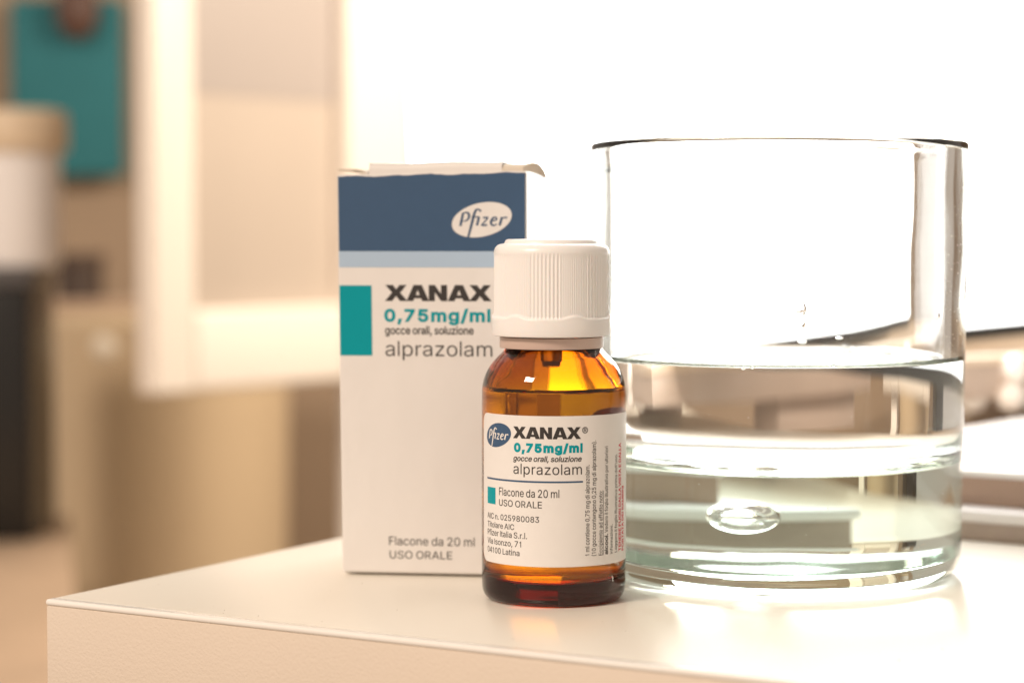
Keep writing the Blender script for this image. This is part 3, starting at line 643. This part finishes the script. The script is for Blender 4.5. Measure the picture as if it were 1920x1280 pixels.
b.inputs['Emission Color'].default_value = (1.0, 0.985, 0.96, 1); b.inputs['Emission Strength'].default_value = SCREEN_L
SB = s0.z
mon = thing('computer_monitor', 'tall computer monitor showing a blank bright white screen behind tumbler', 'monitor', (s0.x, s0.y, 0), SY)
mon.rotation_euler = (0, math.radians(-2.5), SY)
X0, X1 = -206, 33
box('housing', X0 + 4, X1 + 1, 1.2, 6, SB - 2.2, SB + 412, M_alu, mon, 0.8)
box('screen', X0, X1, 0, 1.0, SB, SB + 410, m_em, mon, 0)
box('bezel', X0, X1, -0.4, 1.1, SB - 5, SB - 0.05, M_bez, mon, 0.2)
ZR = 34.0
box('stand', -40, 10, 6.2, 15, ZR + 1.5, SB + 120, M_alu, mon, 1)
ris = thing('monitor_riser', 'wooden monitor riser with pale top standing behind the flat box', 'riser', (s0.x, s0.y, 0), SY)
M_rise = vary(mat('reddish_wood', (0.60, 0.49, 0.41), 0.5), 30, 0.15)
M_rtop = mat('cream_laminate', (0.80, 0.66, 0.50), 0.3)
box('shelf_board', -36, 160, -14, 130, 20.5, ZR - 2.5, M_rise, ris, 0.6)
box('top_sheet', -37, 161, -15, 131, ZR - 2.5, ZR, M_rtop, ris, 0.5)
for x in (-26, 134): box('leg', x, x + 12, 62, 125, 0, 20.5, M_rise, ris, 0.5)
M_glint = mat('glint_white', (0.86, 0.80, 0.74), 0.18)
def glint_ball(px, py, d, r, label, second=None):  # solid balls stand in for blurred specular highlights
    p = P(px, py, d); t = thing('blurred_glint', label, 'glint', (p.x, p.y, ZL), group='balls standing in for glints on the flat box')
    sphere('lower_ball', r, M_glint, (0, 0, r * .98), t)
    if second: sphere('upper_ball', second, M_glint, (0.8, 0, r * 1.9 + second * .95), t)
glint_ball(1821, 736, 690, 5.6, 'round white ornament nearest the tumbler modelled as a ball on the flat box')
glint_ball(1897, 736, 690, 4.9, 'two tier pale round ornament modelled as balls at the right edge of view', 4.6)

# ------------------------------------------------------------------ left background
stb = thing('side_table', 'low pale wood side table under the black tower at the left', 'table', (-200, 940, 0), math.radians(12))
box('table_top', -640, 12, -180, 530, -145, -115, M_wood, stb, 2)
for x in (-620, -40):
    for y in (-160, 480): box('leg', x, x + 40, y, y + 40, -720, -145, M_wood, stb, 1)
ZT = -115; ZF = -720
f0 = P(290, 742, 1250); FY = math.radians(52.5)
M_frame = mat('white_lacquer', (0.84, 0.78, 0.70), 0.35)
M_panel = vary(mat('panel_grey', (0.40, 0.355, 0.325), 0.35), 5, 0.15)
M_panel2 = vary(mat('panel_beige', (0.50, 0.43, 0.36), 0.4), 5, 0.12)
fr = thing('framed_panel', 'tall white framed panel with beige centre standing left of the carton', 'panel', (f0.x, f0.y, 0), FY)
FZ = f0.z; FL = 233; FS = 48; FT = 16; FA = 34; FB = 66
box('stile', 0, FA, 0, FT, FZ, FZ + 520, M_frame, fr, 3, 3)
box('stile', FL - FB, FL, 0, FT, FZ, FZ + 520, M_frame, fr, 3, 3)
box('rail', FA, FL - FB, 0.8, FT - .8, FZ + 0.5, FZ + FS, M_frame, fr, 3, 3)
box('rail', FA, FL - FB, 0.8, FT - .8, FZ + 520 - FS, FZ + 519, M_frame, fr, 3, 3)
pz = FZ + FS + 128
box('lower_panel', FA - 2, FL - FB + 2, 10, 15, FZ + FS - 2, pz, M_panel2, fr, 0)
box('upper_panel', FA - 2, FL - FB + 2, 9.5, 14.5, pz, FZ + 522 - FS, M_panel, fr, 0)
box('stand', 186, 212, FT + 1, FT + 9, ZF, FZ + 200, M_frame, fr, 1)
# rounded bin
bc = P(318, 800, 1630)
M_bin = vary(mat('beige_plastic', (0.66, 0.52, 0.34), 0.5), 8, 0.08)
bn = thing('storage_bin', 'tall rounded beige bin standing below the white framed panel', 'bin', (bc.x, bc.y, ZF))
lathe('bin_body', [(0, 0.5), (70, 0.5), (76, 2), (79, 8), (90, 715), (93, 724), (93, 730), (90, 734), (0, 735)], M_bin, bn, 64)
kp = P(205, 648, 1552)
sphere('round_ball', 12, mat('cream_glint', (0.85, 0.78, 0.64), 0.3), (kp.x - bc.x, kp.y - bc.y, kp.z - ZF), bn)  # cream ball stands in for a bright highlight on the bin
# brown box with a dark tin on top
bb = P(172, 600, 1780)
cb = thing('cardboard_box', 'tall brown cardboard box standing between the bin and the wall', 'box', (bb.x, bb.y, ZF))
zt = P(172, 562, 1780).z - ZF
box('carton_body', -42, 55, -25, 25, 0, zt - 3, vary(mat('kraft', (0.42, 0.29, 0.2), 0.8), 12, 0.15), cb, 1)
box('carton_top', -43, 56, -26, 26, zt - 3, zt, mat('kraft_top', (0.55, 0.42, 0.31), 0.8), cb, 1)
dt = P(150, 520, 1780)
tin = thing('dark_tin', 'dark brown tin on top of the brown cardboard box', 'tin', (dt.x, dt.y, ZF + zt))
lathe('tin_body', [(0, 0), (18, 0), (19, 1), (19, 28), (18, 29), (0, 29)], mat('dark_lacquer', (0.06, 0.04, 0.03), 0.4), tin, 32)
lathe('tin_lid', [(0, 29), (20, 29), (20.5, 30), (20.5, 37), (19, 38), (0, 38)], mat('dark_lid', (0.09, 0.06, 0.045), 0.4), tin, 32)
# black tower with a white canister
tc = P(12, 700, 1365)
M_blk = mat('black_plastic', (0.012, 0.011, 0.010), 0.28)
tw = thing('black_tower', 'tall glossy black tower at the left edge under white canister', 'tower', (tc.x, tc.y, ZT))
tz = P(40, 504, 1350).z - ZT
box('tower_body', -46, 22, -32, 40, 0, tz - 12, M_blk, tw, 3, 3)
box('tower_top', -44, 24, -30, 38, tz - 12, tz, mat('grey_reflection', (0.10, 0.095, 0.095), 0.3), tw, 3, 3)  # grey base stands in for a reflection on the black tower
cc = P(38, 400, 1365)
can = thing('canister', 'white canister with cream lid standing on the black tower', 'canister', (cc.x, cc.y, ZT + tz))
zl = P(38, 285, 1365).z - (ZT + tz); zh = P(38, 207, 1365).z - (ZT + tz)
lathe('canister_body', [(0, 0), (21, 0), (24, 2), (25, 6), (25, zl), (0, zl)], mat('white_ceramic', (0.88, 0.86, 0.85), 0.25), can, 48)
lathe('lid', [(0, zl), (29, zl), (30, zl + 2), (30, zh - 5), (28, zh - 1), (24, zh), (0, zh)], mat('cream_lid', (0.74, 0.60, 0.43), 0.5), can, 48)
# teal pouch hanging on a peg
w0 = P(28, 332, 1888); w1 = P(234, 4, 1888)
pg = P(150, 22, 1870)
pch = thing('teal_pouch', 'flat teal pouch hanging on the wall above the canister', 'pouch', (w0.x, 1880, w0.z))
pw, ph = w1.x - w0.x, w1.z - w0.z
M_pch = vary(mat('teal_cloth', (0.02, 0.155, 0.18), 0.8), 60, 0.12)
box('pouch_body', 0, pw, -8, 6, 0, ph, M_pch, pch, 4, 3)
box('hem', 1, pw - 1, -9, 7, ph - 9, ph + 1, M_pch, pch, 2, 2)
peg = thing('wall_peg', 'dark brown round wooden peg holding up the teal pouch', 'peg', (pg.x, 1880, pg.z))
M_peg = mat('dark_wood', (0.10, 0.05, 0.035), 0.5)
sphere('round_ball', 19, M_peg, (0, -22, 0), peg, (1, .7, 1.35))
box('pin', -6, 6, -14, 20, -6, 6, M_peg, peg, 1)
